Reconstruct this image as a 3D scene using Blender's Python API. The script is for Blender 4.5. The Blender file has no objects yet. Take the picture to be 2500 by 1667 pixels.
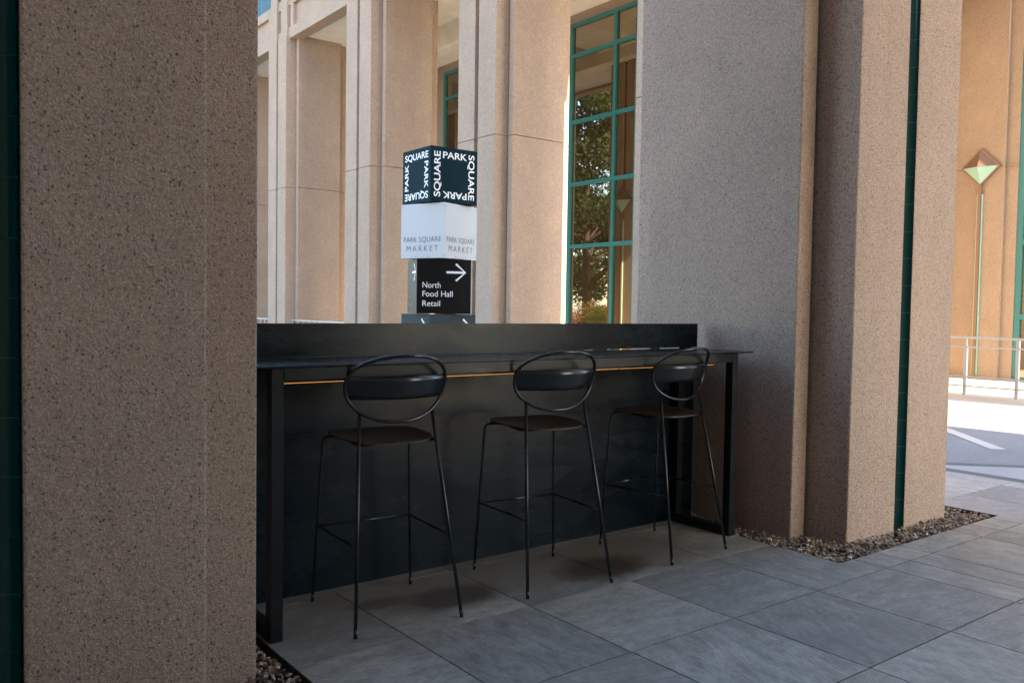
import bpy, bmesh, math, random
from mathutils import Vector, Matrix
import numpy as np
random.seed(7)
SC = bpy.context.scene
COL = SC.collection
R = math.radians

# ------------------------------------------------------------------ camera
CAM_H = 1.30
cam_d = bpy.data.cameras.new("camera"); cam = bpy.data.objects.new("camera", cam_d); COL.objects.link(cam)
yaw, pit, rol = R(52.41805), R(-2.27086), R(0.86860)
F = Vector((math.cos(yaw)*math.cos(pit), math.sin(yaw)*math.cos(pit), math.sin(pit)))
Rv = F.cross(Vector((0, 0, 1))).normalized(); U = Rv.cross(F)
R2 = Rv*math.cos(rol)+U*math.sin(rol); U2 = -Rv*math.sin(rol)+U*math.cos(rol)
M = Matrix((R2, U2, -F)).transposed().to_4x4(); M.translation = Vector((0, 0, CAM_H))
cam.matrix_world = M
cam_d.sensor_width = 36; cam_d.lens = 30.193; cam_d.clip_start = 0.05; cam_d.clip_end = 2000
SC.camera = cam

# ------------------------------------------------------------------ light
SUN_AZ = Vector((0.065, -1.0)).normalized(); SUN_EL = R(31)
S = Vector((SUN_AZ.x*math.cos(SUN_EL), SUN_AZ.y*math.cos(SUN_EL), math.sin(SUN_EL)))
w = bpy.data.worlds.new("World"); SC.world = w; w.use_nodes = True
nt = w.node_tree; bg = nt.nodes['Background']
sky = nt.nodes.new('ShaderNodeTexSky'); sky.sky_type = 'NISHITA'; sky.sun_disc = False
sky.sun_elevation = SUN_EL; sky.sun_rotation = math.atan2(S.x, S.y); sky.altitude = 20
sky.air_density = 1.0; sky.dust_density = 1.0; sky.ozone_density = 1.4
nt.links.new(sky.outputs[0], bg.inputs[0]); bg.inputs[1].default_value = 0.15
sl = bpy.data.lights.new("sun", 'SUN'); so = bpy.data.objects.new("sun", sl); COL.objects.link(so)
sl.energy = 5.0; sl.angle = R(0.5); sl.color = (1.0, 0.84, 0.66)
so.rotation_euler = S.to_track_quat('Z', 'Y').to_euler(); so.location = (30, -30, 30)
SC.view_settings.view_transform = 'Standard'; SC.view_settings.look = 'None'
SC.view_settings.exposure = 2.70; SC.view_settings.gamma = 1.0

# ------------------------------------------------------------------ materials
def mat(name, base, rough=0.6, metal=0.0, spec=None, ior=None, emit=None, es=0):
    m = bpy.data.materials.new(name); m.use_nodes = True
    b = m.node_tree.nodes['Principled BSDF']
    b.inputs['Base Color'].default_value = (*base, 1); b.inputs['Roughness'].default_value = rough
    b.inputs['Metallic'].default_value = metal
    if spec is not None: b.inputs['Specular IOR Level'].default_value = spec
    if ior: b.inputs['IOR'].default_value = ior
    if emit: b.inputs['Emission Color'].default_value = (*emit, 1); b.inputs['Emission Strength'].default_value = es
    return m
class N:
    def __init__(s, m): s.t = m.node_tree; s.b = s.t.nodes['Principled BSDF']
    def n(s, typ, **kw):
        o = s.t.nodes.new(typ)
        for k, v in kw.items():
            if k in o.inputs: o.inputs[k].default_value = v
            else: setattr(o, k, v)
        return o
    def l(s, a, b): s.t.links.new(a, b)
    def ramp(s, fac, stops, interp='LINEAR'):
        r = s.n('ShaderNodeValToRGB'); r.color_ramp.interpolation = interp
        e = r.color_ramp.elements
        while len(e) < len(stops): e.new(0.5)
        for i, (p, c) in enumerate(stops): e[i].position = p; e[i].color = (*c, 1) if len(c) == 3 else c
        s.l(fac, r.inputs[0]); return r.outputs[0]
    def mix(s, fac, a, b, mode='MIX'):
        x = s.n('ShaderNodeMix', data_type='RGBA', blend_type=mode)
        if isinstance(fac, (int, float)): x.inputs[0].default_value = fac
        else: s.l(fac, x.inputs[0])
        for v, i in ((a, 6), (b, 7)):
            if isinstance(v, tuple): x.inputs[i].default_value = (*v, 1)
            else: s.l(v, x.inputs[i])
        return x.outputs[2]
    def bump(s, h, st, d, prev=None):
        b = s.n('ShaderNodeBump'); b.inputs['Strength'].default_value = st; b.inputs['Distance'].default_value = d
        s.l(h, b.inputs['Height'])
        if prev is not None: s.l(prev, b.inputs['Normal'])
        return b.outputs[0]

def aggregate(name, base, grain=1.0, bump=1.0, stain=0.25, dark=0.12, light=0.6, streak=0.10):
    """exposed aggregate concrete: pebbly ground, dark and pale chips, pits, slow staining"""
    m = mat(name, base, 0.85, spec=0.3); k = N(m)
    tc = k.n('ShaderNodeTexCoord'); obj = tc.outputs['Object']
    wn = k.n('ShaderNodeTexNoise', Scale=90.0*grain, Detail=3.0); k.l(obj, wn.inputs['Vector'])
    wm = k.n('ShaderNodeVectorMath', operation='MULTIPLY_ADD'); k.l(wn.outputs['Color'], wm.inputs[0]); wm.inputs[1].default_value = (0.012/grain,)*3; k.l(obj, wm.inputs[2]); wv = wm.outputs[0]
    slow = k.n('ShaderNodeTexNoise', Scale=1.3, Detail=7.0, Roughness=0.62, Distortion=0.3); k.l(obj, slow.inputs['Vector'])
    mid = k.n('ShaderNodeTexNoise', Scale=9.0, Detail=6.0, Roughness=0.7); k.l(obj, mid.inputs['Vector'])
    med = k.n('ShaderNodeTexNoise', Scale=75.0*grain, Detail=4.0, Roughness=0.75); k.l(obj, med.inputs['Vector'])
    v1 = k.n('ShaderNodeTexVoronoi', Scale=170.0*grain); k.l(wv, v1.inputs['Vector'])
    v2 = k.n('ShaderNodeTexVoronoi', Scale=105.0*grain); k.l(wv, v2.inputs['Vector'])
    v3 = k.n('ShaderNodeTexVoronoi', Scale=60.0*grain); k.l(wv, v3.inputs['Vector'])
    c = k.mix(k.ramp(slow.outputs[0], [(0.35, (0, 0, 0)), (0.7, (1, 1, 1))]), tuple(x*(1-stain*0.5) for x in base), tuple(min(1, x*(1+stain*0.35)) for x in base))
    c = k.mix(k.ramp(mid.outputs[0], [(0.42, (0, 0, 0)), (0.72, (0.45*stain/0.25,)*3)]), c, (base[0]*0.86, base[1]*0.90, base[2]*0.98))
    smp = k.n('ShaderNodeMapping'); smp.inputs['Scale'].default_value = (7.0, 7.0, 0.55); k.l(obj, smp.inputs[0])
    stk = k.n('ShaderNodeTexNoise', Scale=1.0, Detail=5.0, Roughness=0.6); k.l(smp.outputs[0], stk.inputs['Vector'])
    c = k.mix(1.0, c, k.ramp(stk.outputs[0], [(0.36, (1-streak,)*3), (0.52, (1, 1, 1)), (0.70, (1.0, 1.0, 1.0))]), 'MULTIPLY')
    c = k.mix(1.0, c, k.ramp(med.outputs[0], [(0.30, (0.62, 0.60, 0.58)), (0.47, (1, 1, 1)), (0.7, (1.0, 1.0, 1.0))]), 'MULTIPLY')
    sep = k.n('ShaderNodeSeparateColor'); k.l(v1.outputs['Color'], sep.inputs[0])
    c = k.mix(k.ramp(sep.outputs[0], [(0.0, (0.6,)*3), (0.45, (0.2,)*3), (0.8, (0, 0, 0))]), c, tuple(x*0.5 for x in base))
    c = k.mix(k.ramp(sep.outputs[1], [(0.72, (0, 0, 0)), (0.86, (light*0.7,)*3)]), c, tuple(min(0.75, x*1.7+0.03) for x in base))
    s2 = k.n('ShaderNodeSeparateColor'); k.l(v2.outputs['Color'], s2.inputs[0])
    chip = k.mix(1.0, k.ramp(s2.outputs[0], [(1-dark, (0, 0, 0)), (1-dark+0.03, (0.8, 0.8, 0.8))]), k.ramp(v2.outputs['Distance'], [(0.25, (1, 1, 1)), (0.6, (0, 0, 0))]), 'MULTIPLY')
    c = k.mix(chip, c, (0.055, 0.06, 0.055))
    s3 = k.n('ShaderNodeSeparateColor'); k.l(v3.outputs['Color'], s3.inputs[0])
    chip3 = k.mix(1.0, k.ramp(s3.outputs[1], [(0.955, (0, 0, 0)), (0.975, (light, light, light))]), k.ramp(v3.outputs['Distance'], [(0.18, (1, 1, 1)), (0.4, (0, 0, 0))]), 'MULTIPLY')
    c = k.mix(chip3, c, (0.55, 0.50, 0.43))
    chip4 = k.mix(1.0, k.ramp(s3.outputs[2], [(0.965, (0, 0, 0)), (0.985, (1, 1, 1))]), k.ramp(v3.outputs['Distance'], [(0.1, (1, 1, 1)), (0.3, (0, 0, 0))]), 'MULTIPLY')
    c = k.mix(chip4, c, tuple(x*0.12 for x in base))
    k.l(c, k.b.inputs['Base Color'])
    n1 = k.bump(v1.outputs['Distance'], 0.7*bump, 0.004)
    n2 = k.bump(med.outputs[0], 1.0*bump, 0.014, n1)
    inv = k.n('ShaderNodeMath', operation='MULTIPLY'); k.l(chip4, inv.inputs[0]); inv.inputs[1].default_value = -1
    n3 = k.bump(inv.outputs[0], 0.8*bump, 0.008, n2)
    k.l(n3, k.b.inputs['Normal']); return m

STONE = (0.60, 0.435, 0.33)
M_pillar = aggregate("exposed_aggregate", STONE, 1.12, 1.0, 0.25, 0.11, 0.5, 0.05)
M_far = aggregate("smooth_aggregate", (0.44, 0.325, 0.238), 0.6, 0.3, 0.22, 0.04, 0.35, 0.035)
M_farwall = aggregate("painted_stucco_wall", (0.38, 0.285, 0.20), 0.7, 0.4, 0.2, 0.0, 0.3, 0.04)
M_joint = mat("joint_dark", (0.18, 0.14, 0.115), 0.9)
M_plaster = mat("soffit_plaster", (0.78, 0.72, 0.62), 0.85)
k = N(M_plaster); nz = k.n('ShaderNodeTexNoise', Scale=3.0, Detail=5.0); k.l(k.n('ShaderNodeTexCoord').outputs['Object'], nz.inputs['Vector'])
k.l(k.ramp(nz.outputs[0], [(0.3, (0.72, 0.66, 0.56)), (0.7, (0.82, 0.76, 0.66))]), k.b.inputs['Base Color'])
M_teal = mat("teal_glazed_tile", (0.002, 0.050, 0.047), 0.16, spec=0.5)
M_tealjoint = mat("tile_joint", (0.05, 0.10, 0.09), 0.7)
M_mull = mat("teal_window_metal", (0.025, 0.165, 0.155), 0.4)
M_glass = mat("tinted_glass", (0.045, 0.026, 0.011), 0.012, ior=3.6)
k = N(M_glass); k.b.inputs['Specular Tint'].default_value = (1.0, 0.90, 0.74, 1)
M_glass2 = mat("upper_glass", (0.015, 0.055, 0.055), 0.3, spec=0.1)
M_rail = mat("cream_painted_rail", (0.46, 0.43, 0.38), 0.45)
M_brown = mat("bronze_lamp_metal", (0.20, 0.125, 0.08), 0.45, 0.3)
M_lampglass = mat("turquoise_lamp_glass", (0.30, 0.50, 0.43), 0.25)
M_white = mat("cream_road_paint", (0.62, 0.57, 0.51), 0.7)

def steel(name, base, rough, scale=1.0, met=0.0, spec=0.5, blotch=1.0):
    m = mat(name, base, rough, met, spec); k = N(m)
    tc = k.n('ShaderNodeTexCoord'); mp = k.n('ShaderNodeMapping'); mp.inputs['Scale'].default_value = (1.2*scale, 3*scale, 3.5*scale); k.l(tc.outputs['Object'], mp.inputs[0])
    a = k.n('ShaderNodeTexNoise', Scale=1.6, Detail=7.0, Roughness=0.65, Distortion=0.8); k.l(mp.outputs[0], a.inputs['Vector'])
    mp2 = k.n('ShaderNodeMapping'); mp2.inputs['Scale'].default_value = (3, 60, 90); mp2.inputs['Rotation'].default_value = (0, 0.08, 0); k.l(tc.outputs['Object'], mp2.inputs[0])
    s_ = k.n('ShaderNodeTexNoise', Scale=1.5, Detail=4.0, Roughness=0.7); k.l(mp2.outputs[0], s_.inputs['Vector'])
    c = k.mix(k.ramp(a.outputs[0], [(0.35, (0, 0, 0)), (0.72, (1, 1, 1))]), tuple(x*(1-0.45*blotch) for x in base), tuple(x*(1+0.9*blotch) for x in base))
    c = k.mix(k.ramp(s_.outputs[0], [(0.66, (0, 0, 0)), (0.74, (0.25*blotch,)*3)]), c, (0.10, 0.115, 0.12))
    k.l(c, k.b.inputs['Base Color'])
    rr = k.n('ShaderNodeMapRange'); rr.inputs[1].default_value = 0.3; rr.inputs[2].default_value = 0.7
    rr.inputs[3].default_value = max(0.05, rough-0.06); rr.inputs[4].default_value = rough+0.10
    k.l(a.outputs[0], rr.inputs[0]); k.l(rr.outputs[0], k.b.inputs['Roughness'])
    k.l(k.bump(s_.outputs[0], 0.03, 0.002), k.b.inputs['Normal']); return m
M_steel = steel("blackened_steel", (0.0032, 0.0100, 0.0142), 0.25, spec=0.22, blotch=0.28)
M_frame = steel("black_steel_frame", (0.005, 0.007, 0.008), 0.32, 2.0, spec=0.3, blotch=0.4)
M_tube = mat("stool_tube_paint", (0.006, 0.010, 0.012), 0.21, spec=0.6)
M_seat = mat("dark_brown_seat", (0.020, 0.014, 0.009), 0.42, spec=0.4)
k = N(M_seat); nz = k.n('ShaderNodeTexNoise', Scale=9.0, Detail=5.0, Distortion=0.5)
mp = k.n('ShaderNodeMapping'); mp.inputs['Scale'].default_value = (0.5, 4, 1); k.l(k.n('ShaderNodeTexCoord').outputs['Object'], mp.inputs[0]); k.l(mp.outputs[0], nz.inputs['Vector'])
k.l(k.ramp(nz.outputs[0], [(0.35, (0.026, 0.016, 0.009)), (0.65, (0.058, 0.036, 0.019))]), k.b.inputs['Base Color'])
M_led = mat("warm_led", (0.8, 0.4, 0.1), 0.5, emit=(1.0, 0.42, 0.10), es=0.16)
M_knob = mat("bright_metal", (0.5, 0.5, 0.48), 0.3, 0.9)
M_edge = mat("steel_pit_edging", (0.02, 0.018, 0.016), 0.6)

# paving slabs: riven slate look, grain turned slab by slab (uv), tone by slab attribute
def paving(name, a, b):
    m = mat(name, a, 0.55, spec=0.45); k = N(m)
    uv = k.n('ShaderNodeUVMap', uv_map='UVMap'); att = k.n('ShaderNodeAttribute', attribute_name='slab')
    mp = k.n('ShaderNodeMapping'); mp.inputs['Scale'].default_value = (1.0, 2.3, 1.0); k.l(uv.outputs[0], mp.inputs[0])
    n1 = k.n('ShaderNodeTexNoise', Scale=6.0, Detail=12.0, Roughness=0.74, Distortion=0.25); k.l(mp.outputs[0], n1.inputs['Vector'])
    n2 = k.n('ShaderNodeTexNoise', Scale=1.7, Detail=4.0, Roughness=0.6, Distortion=0.4); k.l(uv.outputs[0], n2.inputs['Vector'])
    mp3 = k.n('ShaderNodeMapping'); mp3.inputs['Scale'].default_value = (26.0, 95.0, 1.0); k.l(uv.outputs[0], mp3.inputs[0])
    n3 = k.n('ShaderNodeTexNoise', Scale=1.0, Detail=5.0, Roughness=0.75); k.l(mp3.outputs[0], n3.inputs['Vector'])
    c = k.mix(k.ramp(n1.outputs[0], [(0.33, (0, 0, 0)), (0.68, (1, 1, 1))]), tuple(x*0.72 for x in a), b)
    c = k.mix(k.ramp(n2.outputs[0], [(0.4, (0, 0, 0)), (0.75, (0.6, 0.6, 0.6))]), c, tuple(x*0.66 for x in a))
    c = k.mix(1.0, c, k.ramp(n3.outputs[0], [(0.3, (0.66, 0.66, 0.66)), (0.55, (1, 1, 1)), (0.75, (1.12, 1.12, 1.12))]), 'MULTIPLY')
    c = k.mix(1.0, c, k.ramp(att.outputs['Fac'], [(0, (0.66, 0.68, 0.70)), (0.5, (0.85, 0.87, 0.87)), (1, (1.0, 1.0, 0.97))]), 'MULTIPLY')
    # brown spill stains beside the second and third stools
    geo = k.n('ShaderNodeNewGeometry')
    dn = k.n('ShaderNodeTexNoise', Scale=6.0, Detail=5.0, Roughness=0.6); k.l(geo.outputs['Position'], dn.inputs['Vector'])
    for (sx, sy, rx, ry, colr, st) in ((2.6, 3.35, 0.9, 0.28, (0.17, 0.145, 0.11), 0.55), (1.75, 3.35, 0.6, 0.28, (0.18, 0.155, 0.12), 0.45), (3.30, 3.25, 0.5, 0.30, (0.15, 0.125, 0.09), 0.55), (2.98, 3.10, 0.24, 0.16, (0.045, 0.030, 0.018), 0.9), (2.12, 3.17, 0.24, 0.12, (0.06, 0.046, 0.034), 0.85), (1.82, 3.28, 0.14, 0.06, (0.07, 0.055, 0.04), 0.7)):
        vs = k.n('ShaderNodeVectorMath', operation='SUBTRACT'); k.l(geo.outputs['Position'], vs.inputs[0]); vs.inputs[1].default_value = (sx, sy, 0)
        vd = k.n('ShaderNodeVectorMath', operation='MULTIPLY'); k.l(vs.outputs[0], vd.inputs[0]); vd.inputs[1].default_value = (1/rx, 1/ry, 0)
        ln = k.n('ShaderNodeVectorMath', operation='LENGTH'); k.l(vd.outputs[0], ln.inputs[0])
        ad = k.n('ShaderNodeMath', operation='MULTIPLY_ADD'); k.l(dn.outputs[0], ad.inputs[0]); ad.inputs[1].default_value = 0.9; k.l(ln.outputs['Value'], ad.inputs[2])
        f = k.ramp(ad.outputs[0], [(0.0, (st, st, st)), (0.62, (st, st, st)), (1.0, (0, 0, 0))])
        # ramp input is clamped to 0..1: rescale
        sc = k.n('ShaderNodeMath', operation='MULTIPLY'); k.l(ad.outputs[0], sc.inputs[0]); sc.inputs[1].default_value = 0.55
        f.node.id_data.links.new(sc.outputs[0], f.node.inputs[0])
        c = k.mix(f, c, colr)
    k.l(c, k.b.inputs['Base Color'])
    rr = k.n('ShaderNodeMapRange'); rr.inputs[3].default_value = 0.42; rr.inputs[4].default_value = 0.68; k.l(n1.outputs[0], rr.inputs[0]); k.l(rr.outputs[0], k.b.inputs['Roughness'])
    b1 = k.bump(n1.outputs[0], 0.35, 0.006); b2 = k.bump(n3.outputs[0], 0.25, 0.003, b1); k.l(b2, k.b.inputs['Normal']); return m
M_slab = paving("slate_paving", (0.325, 0.342, 0.305), (0.54, 0.555, 0.505))
M_slabpale = paving("pale_paving", (0.52, 0.525, 0.52), (0.66, 0.66, 0.65))
def ground_mat(name, c1, c2, sc=2.0, rough=0.8):
    m = mat(name, c1, rough, spec=0.3); k = N(m); tc = k.n('ShaderNodeTexCoord')
    a = k.n('ShaderNodeTexNoise', Scale=sc, Detail=8.0, Roughness=0.65); k.l(tc.outputs['Object'], a.inputs['Vector'])
    b = k.n('ShaderNodeTexNoise', Scale=sc*60, Detail=3.0); k.l(tc.outputs['Object'], b.inputs['Vector'])
    c = k.mix(k.ramp(a.outputs[0], [(0.35, (0, 0, 0)), (0.7, (1, 1, 1))]), c1, c2)
    c = k.mix(1.0, c, k.ramp(b.outputs[0], [(0.3, (0.8, 0.8, 0.8)), (0.6, (1, 1, 1))]), 'MULTIPLY')
    k.l(c, k.b.inputs['Base Color']); k.l(k.bump(b.outputs[0], 0.2, 0.004), k.b.inputs['Normal']); return m
M_under = ground_mat("joint_sand", (0.015, 0.018, 0.018), (0.025, 0.03, 0.03))
M_road = ground_mat("drive_concrete", (0.25, 0.265, 0.27), (0.31, 0.32, 0.32), 0.6)
M_court = ground_mat("courtyard_concrete", (0.46, 0.40, 0.32), (0.54, 0.475, 0.39), 0.8)
M_afloor = ground_mat("arcade_floor_stone", (0.58, 0.50, 0.40), (0.66, 0.58, 0.47), 1.5)
M_pale = ground_mat("pale_kerb_concrete", (0.42, 0.43, 0.43), (0.52, 0.52, 0.51), 2)
M_band = ground_mat("grey_band_pavers", (0.15, 0.165, 0.17), (0.19, 0.20, 0.20), 3)
M_grass = ground_mat("lawn_ground", (0.05, 0.08, 0.03), (0.09, 0.11, 0.05), 1.0)

# ------------------------------------------------------------------ mesh helpers
def mesh_obj(name, bm, m, parent=None, smooth=False):
    me = bpy.data.meshes.new(name); bm.normal_update(); bm.to_mesh(me); bm.free()
    for x in (m if isinstance(m, (list, tuple)) else [m]): me.materials.append(x)
    if smooth: me.polygons.foreach_set('use_smooth', [True]*len(me.polygons))
    o = bpy.data.objects.new(name, me); COL.objects.link(o)
    if parent: o.parent = parent
    return o
def box(bm, x0, x1, y0, y1, z0, z1, mi=0, mtx=None):
    vs = [bm.verts.new((x, y, z)) for z in (z0, z1) for x, y in ((x0, y0), (x1, y0), (x1, y1), (x0, y1))]
    if mtx: bmesh.ops.transform(bm, matrix=mtx, verts=vs)
    for f in ((3, 2, 1, 0), (4, 5, 6, 7), (0, 1, 5, 4), (1, 2, 6, 5), (2, 3, 7, 6), (3, 0, 4, 7)):
        fc = bm.faces.new([vs[i] for i in f]); fc.material_index = mi
    return vs
def bx(name, dims, m, parent=None, bev=0.0):
    bm = bmesh.new(); box(bm, *dims)
    if bev: bmesh.ops.bevel(bm, geom=bm.edges[:], offset=bev, segments=2, profile=0.5, affect='EDGES')
    return mesh_obj(name, bm, m, parent)
def thing(name, label, cat, loc=(0, 0, 0), rz=0, group=None):
    o = bpy.data.objects.new(name, None); COL.objects.link(o); o.empty_display_size = 0.2
    o.location = loc; o.rotation_euler = (0, 0, rz); o['label'] = label; o['category'] = cat
    if group: o['group'] = group
    return o
def tag(o, label=None, cat=None, group=None, kind=None):
    for kk, v in (('label', label), ('category', cat), ('group', group), ('kind', kind)):
        if v: o[kk] = v
    return o
def copy_thing(root, loc, rz, label, group=None):
    c = root.copy(); COL.objects.link(c); c.location = loc; c.rotation_euler = (0, 0, rz); c['label'] = label
    if group: c['group'] = group
    for ch in list(root.children):
        d = ch.copy(); COL.objects.link(d); d.parent = c
        for g in list(ch.children):
            e = g.copy(); COL.objects.link(e); e.parent = d
    return c
def tube(bm, pts, r, seg=12, closed=False, cap=True, r_end=None):
    pts = [Vector(p) for p in pts]; n = len(pts); rings = []
    prev = None
    for i, p in enumerate(pts):
        if closed: t = (pts[(i+1) % n]-pts[i-1]).normalized()
        else: t = (pts[min(i+1, n-1)]-pts[max(i-1, 0)]).normalized()
        if prev is None:
            a = Vector((0, 0, 1)) if abs(t.z) < 0.9 else Vector((1, 0, 0))
            u = t.cross(a).normalized()
        else: u = (prev - t*prev.dot(t)).normalized()
        prev = u; v = t.cross(u)
        rr = r if not isinstance(r, (list, tuple)) else r[i]
        rings.append([bm.verts.new(p+(u*math.cos(2*math.pi*j/seg)+v*math.sin(2*math.pi*j/seg))*rr) for j in range(seg)])
    m = n if closed else n-1
    for i in range(m):
        A, B = rings[i], rings[(i+1) % n]
        off = 0
        if closed and i == n-1:
            off = min(range(seg), key=lambda o_: (A[0].co-B[o_].co).length)
        for j in range(seg):
            f = bm.faces.new((A[j], A[(j+1) % seg], B[(j+1+off) % seg], B[(j+off) % seg])); f.smooth = True
    if cap and not closed:
        bm.faces.new(rings[0][::-1]); bm.faces.new(rings[-1])

# ------------------------------------------------------------------ columns
HW, BW, G, GD, NT, ND = 0.573, 0.745, 0.055, 0.11, 0.035, 0.05
VB0, VB1, V1 = 0.26, 1.43, 1.68
def col_poly(bw=BW, go=0.0):
    A_ = [(HW, 0), (HW, VB0+ND), (HW+NT, VB0+ND), (HW+NT, VB0), (bw, VB0), (bw, VB1), (HW+NT, VB1), (HW+NT, VB1-ND), (HW, VB1-ND), (HW, V1)]
    return [(G, GD), (G, 0)]+A_+[(go+G, V1), (go+G, V1-GD), (go-G, V1-GD), (go-G, V1)]+[(-x, y) for x, y in reversed(A_)]+[(-G, 0), (-G, GD)]
def prism(bm, poly, z0, z1, bev=0.0):
    lo = [bm.verts.new((x, y, z0)) for x, y in poly]; hi = [bm.verts.new((x, y, z1)) for x, y in poly]
    n = len(poly); a = sum(poly[i][0]*poly[(i+1) % n][1]-poly[(i+1) % n][0]*poly[i][1] for i in range(n))
    if a < 0: lo.reverse(); hi.reverse()
    bm.faces.new(lo[::-1]); bm.faces.new(hi); ve = []
    for i in range(n):
        bm.faces.new((lo[i], lo[(i+1) % n], hi[(i+1) % n], hi[i]))
    if bev:
        bm.edges.ensure_lookup_table()
        s = set(lo)
        es = [e for v in lo for e in v.link_edges if abs(e.verts[0].co.z-e.verts[1].co.z) > 0.1]
        bmesh.ops.bevel(bm, geom=es, offset=bev, segments=2, profile=0.5, affect='EDGES')
def column(name_lbl, cx, v0, axis, m, ztop, pipe, joint=True, bev=0.010, group=None, cat='column', bw=BW, go=0.0):
    """axis 'Y': v=0 face at Y=v0 facing +Y, u along X (near arcade). axis 'X': v=0 face at X=v0 facing -X, u along Y."""
    if axis == 'Y': loc = (cx, v0, 0); rz = math.pi
    else: loc = (v0, cx, 0); rz = -math.pi/2
    t = thing('stone_column', name_lbl, cat, loc, rz, group)
    zs = [(-0.1, 4.264), (4.276, ztop)] if joint else [(-0.1, ztop)]
    for i, (a, b) in enumerate(zs):
        bm = bmesh.new(); prism(bm, col_poly(bw, go), a, b, bev); mesh_obj('shaft', bm, m, t)
    if joint:
        bm = bmesh.new(); ins = 0.012
        box(bm, -HW+ins, HW-ins, ins+GD, V1-ins-GD, 4.263, 4.277); mesh_obj('joint', bm, M_joint, t)
    if pipe:   # concave half round channel lined with glazed tiles
        bm = bmesh.new(); bm2 = bmesh.new(); zz = 0.0; nseg = 20
        def arc(b_, r_, z0, z1, thick):
            for ra in (r_, r_+thick):
                lo = [b_.verts.new((go+ra*math.cos(math.pi*j/nseg), V1-0.002-ra*math.sin(math.pi*j/nseg), z0)) for j in range(nseg+1)]
                hi = [b_.verts.new((v.co.x, v.co.y, z1)) for v in lo]
                for j in range(nseg):
                    f = b_.faces.new((lo[j], lo[j+1], hi[j+1], hi[j])); f.smooth = True
        while zz < ztop-0.01:
            arc(bm, 0.0500, zz+0.0015, min(zz+0.1615, ztop), 0.003); zz += 0.163
        mesh_obj('tiled_channel', bm, M_teal, t)
        arc(bm2, 0.0515, 0.0, ztop, 0.003); mesh_obj('channel_grout', bm2, M_tealjoint, t)
    return t
# in the local frame of a near column (rotated pi) v runs to -Y: front v=0 is the courtyard side
ZT = 8.0
column('rough brown stone pillar filling the left of the view with a teal channel at its edge', 0.29, 4.33, 'Y', M_pillar, ZT, True, False, group='pillars of the near arcade', bw=0.828, go=-0.018)
column('grey brown stone pillar at the right end of the bar with a teal channel down its face', 5.025, 4.33, 'Y', M_pillar, ZT, True, False, group='pillars of the near arcade')
FX = 8.80
labs = ['far stone column right of the cube sign, beside the big window', 'far stone column directly behind the cube sign', 'far stone column with the railing in front, nearest the left pillar']
for i, lb in enumerate(labs):
    column(lb, 12.60+4.49*i-0.02, FX, 'X', M_far, 8.098, False, True, group='columns of the building across the courtyard')
column('far stone column partly hidden at the edge of the left pillar', 26.07, FX, 'X', M_far, 8.098, False, True, group='columns of the building across the courtyard')
for yy in (30.55, 35.05, 39.5, 44.0): column('far stone column beyond the left pillar, outside the view', yy, FX, 'X', M_far, 8.098, False, True, group='columns of the building across the courtyard')
column('last far column, hidden behind the right pillar', 8.09, FX, 'X', M_far, 8.098, False, True, group='columns of the building across the courtyard')

# ------------------------------------------------------------------ ground
def rect_sub(r, c):
    x0, y0, x1, y1 = r; a0, b0, a1, b1 = c
    if a0 >= x1 or a1 <= x0 or b0 >= y1 or b1 <= y0: return [r]
    out = []
    if b0 > y0: out.append((x0, y0, x1, b0)); 
    if b1 < y1: out.append((x0, b1, x1, y1))
    yy0, yy1 = max(y0, b0), min(y1, b1)
    if a0 > x0: out.append((x0, yy0, a0, yy1))
    if a1 < x1: out.append((a1, yy0, x1, yy1))
    return out
PITS = [(-0.67, 2.445, 1.245, 4.55), (4.05, 2.445, 5.885, 4.55)]
def slabs(name, xs, ys, m, pits, gap=0.0035, z=0.0, skip=None):
    bm = bmesh.new(); uvl = bm.loops.layers.uv.new('UVMap'); fl = bm.faces.layers.float.new('slab')
    for i in range(len(xs)-1):
        for j in range(len(ys)-1):
            if skip and skip((xs[i]+xs[i+1])/2, (ys[j]+ys[j+1])/2): continue
            rs = [(xs[i], ys[j], xs[i+1], ys[j+1])]
            for p in pits: rs = [q for r in rs for q in rect_sub(r, p)]
            rot = random.choice([0, math.pi/2, math.pi, 0.2, math.pi/2+0.3, -0.4]); ox, oy = random.uniform(0, 50), random.uniform(0, 50); tone = random.random()
            for (x0, y0, x1, y1) in rs:
                g0 = gap if abs(x0-xs[i]) < 1e-6 else 0; g1 = gap if abs(x1-xs[i+1]) < 1e-6 else 0
                h0 = gap if abs(y0-ys[j]) < 1e-6 else 0; h1 = gap if abs(y1-ys[j+1]) < 1e-6 else 0
                x0 += g0; x1 -= g1; y0 += h0; y1 -= h1
                if x1-x0 < 0.005 or y1-y0 < 0.005: continue
                vs = box(bm, x0, x1, y0, y1, z-0.03, z)
                for f in vs[0].link_faces[:]+vs[6].link_faces[:]:
                    f[fl] = tone
                    for lp in f.loops:
                        co = lp.vert.co; u = co.x*math.cos(rot)-co.y*math.sin(rot); v = co.x*math.sin(rot)+co.y*math.cos(rot)
                        lp[uvl].uv = (u+ox, v+oy)
    o = mesh_obj(name, bm, m); return o
P = 0.6135
xs = [1.7225+P*i for i in range(-8, 5)]  # ... 1.7225, 2.336, 2.9495, 3.563, 4.1765
xs = [x for x in xs if x < 4.2]+[4.412, 4.645, 5.241, 5.50, 5.78, 6.375, 6.951, 7.19]
ys = [2.2605+P*j for j in range(-6, 8)]
ys[ys.index(min(ys, key=lambda y: abs(y-2.2605)))] = 2.2605
o = slabs('paving', xs, ys, M_slab, PITS, skip=lambda x, y: x > 5.9); tag(o, kind='structure')
o = slabs('pavement', [5.78, 6.375, 6.951, 7.19], ys, M_slabpale, PITS, skip=lambda x, y: x < 5.9); 
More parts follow.
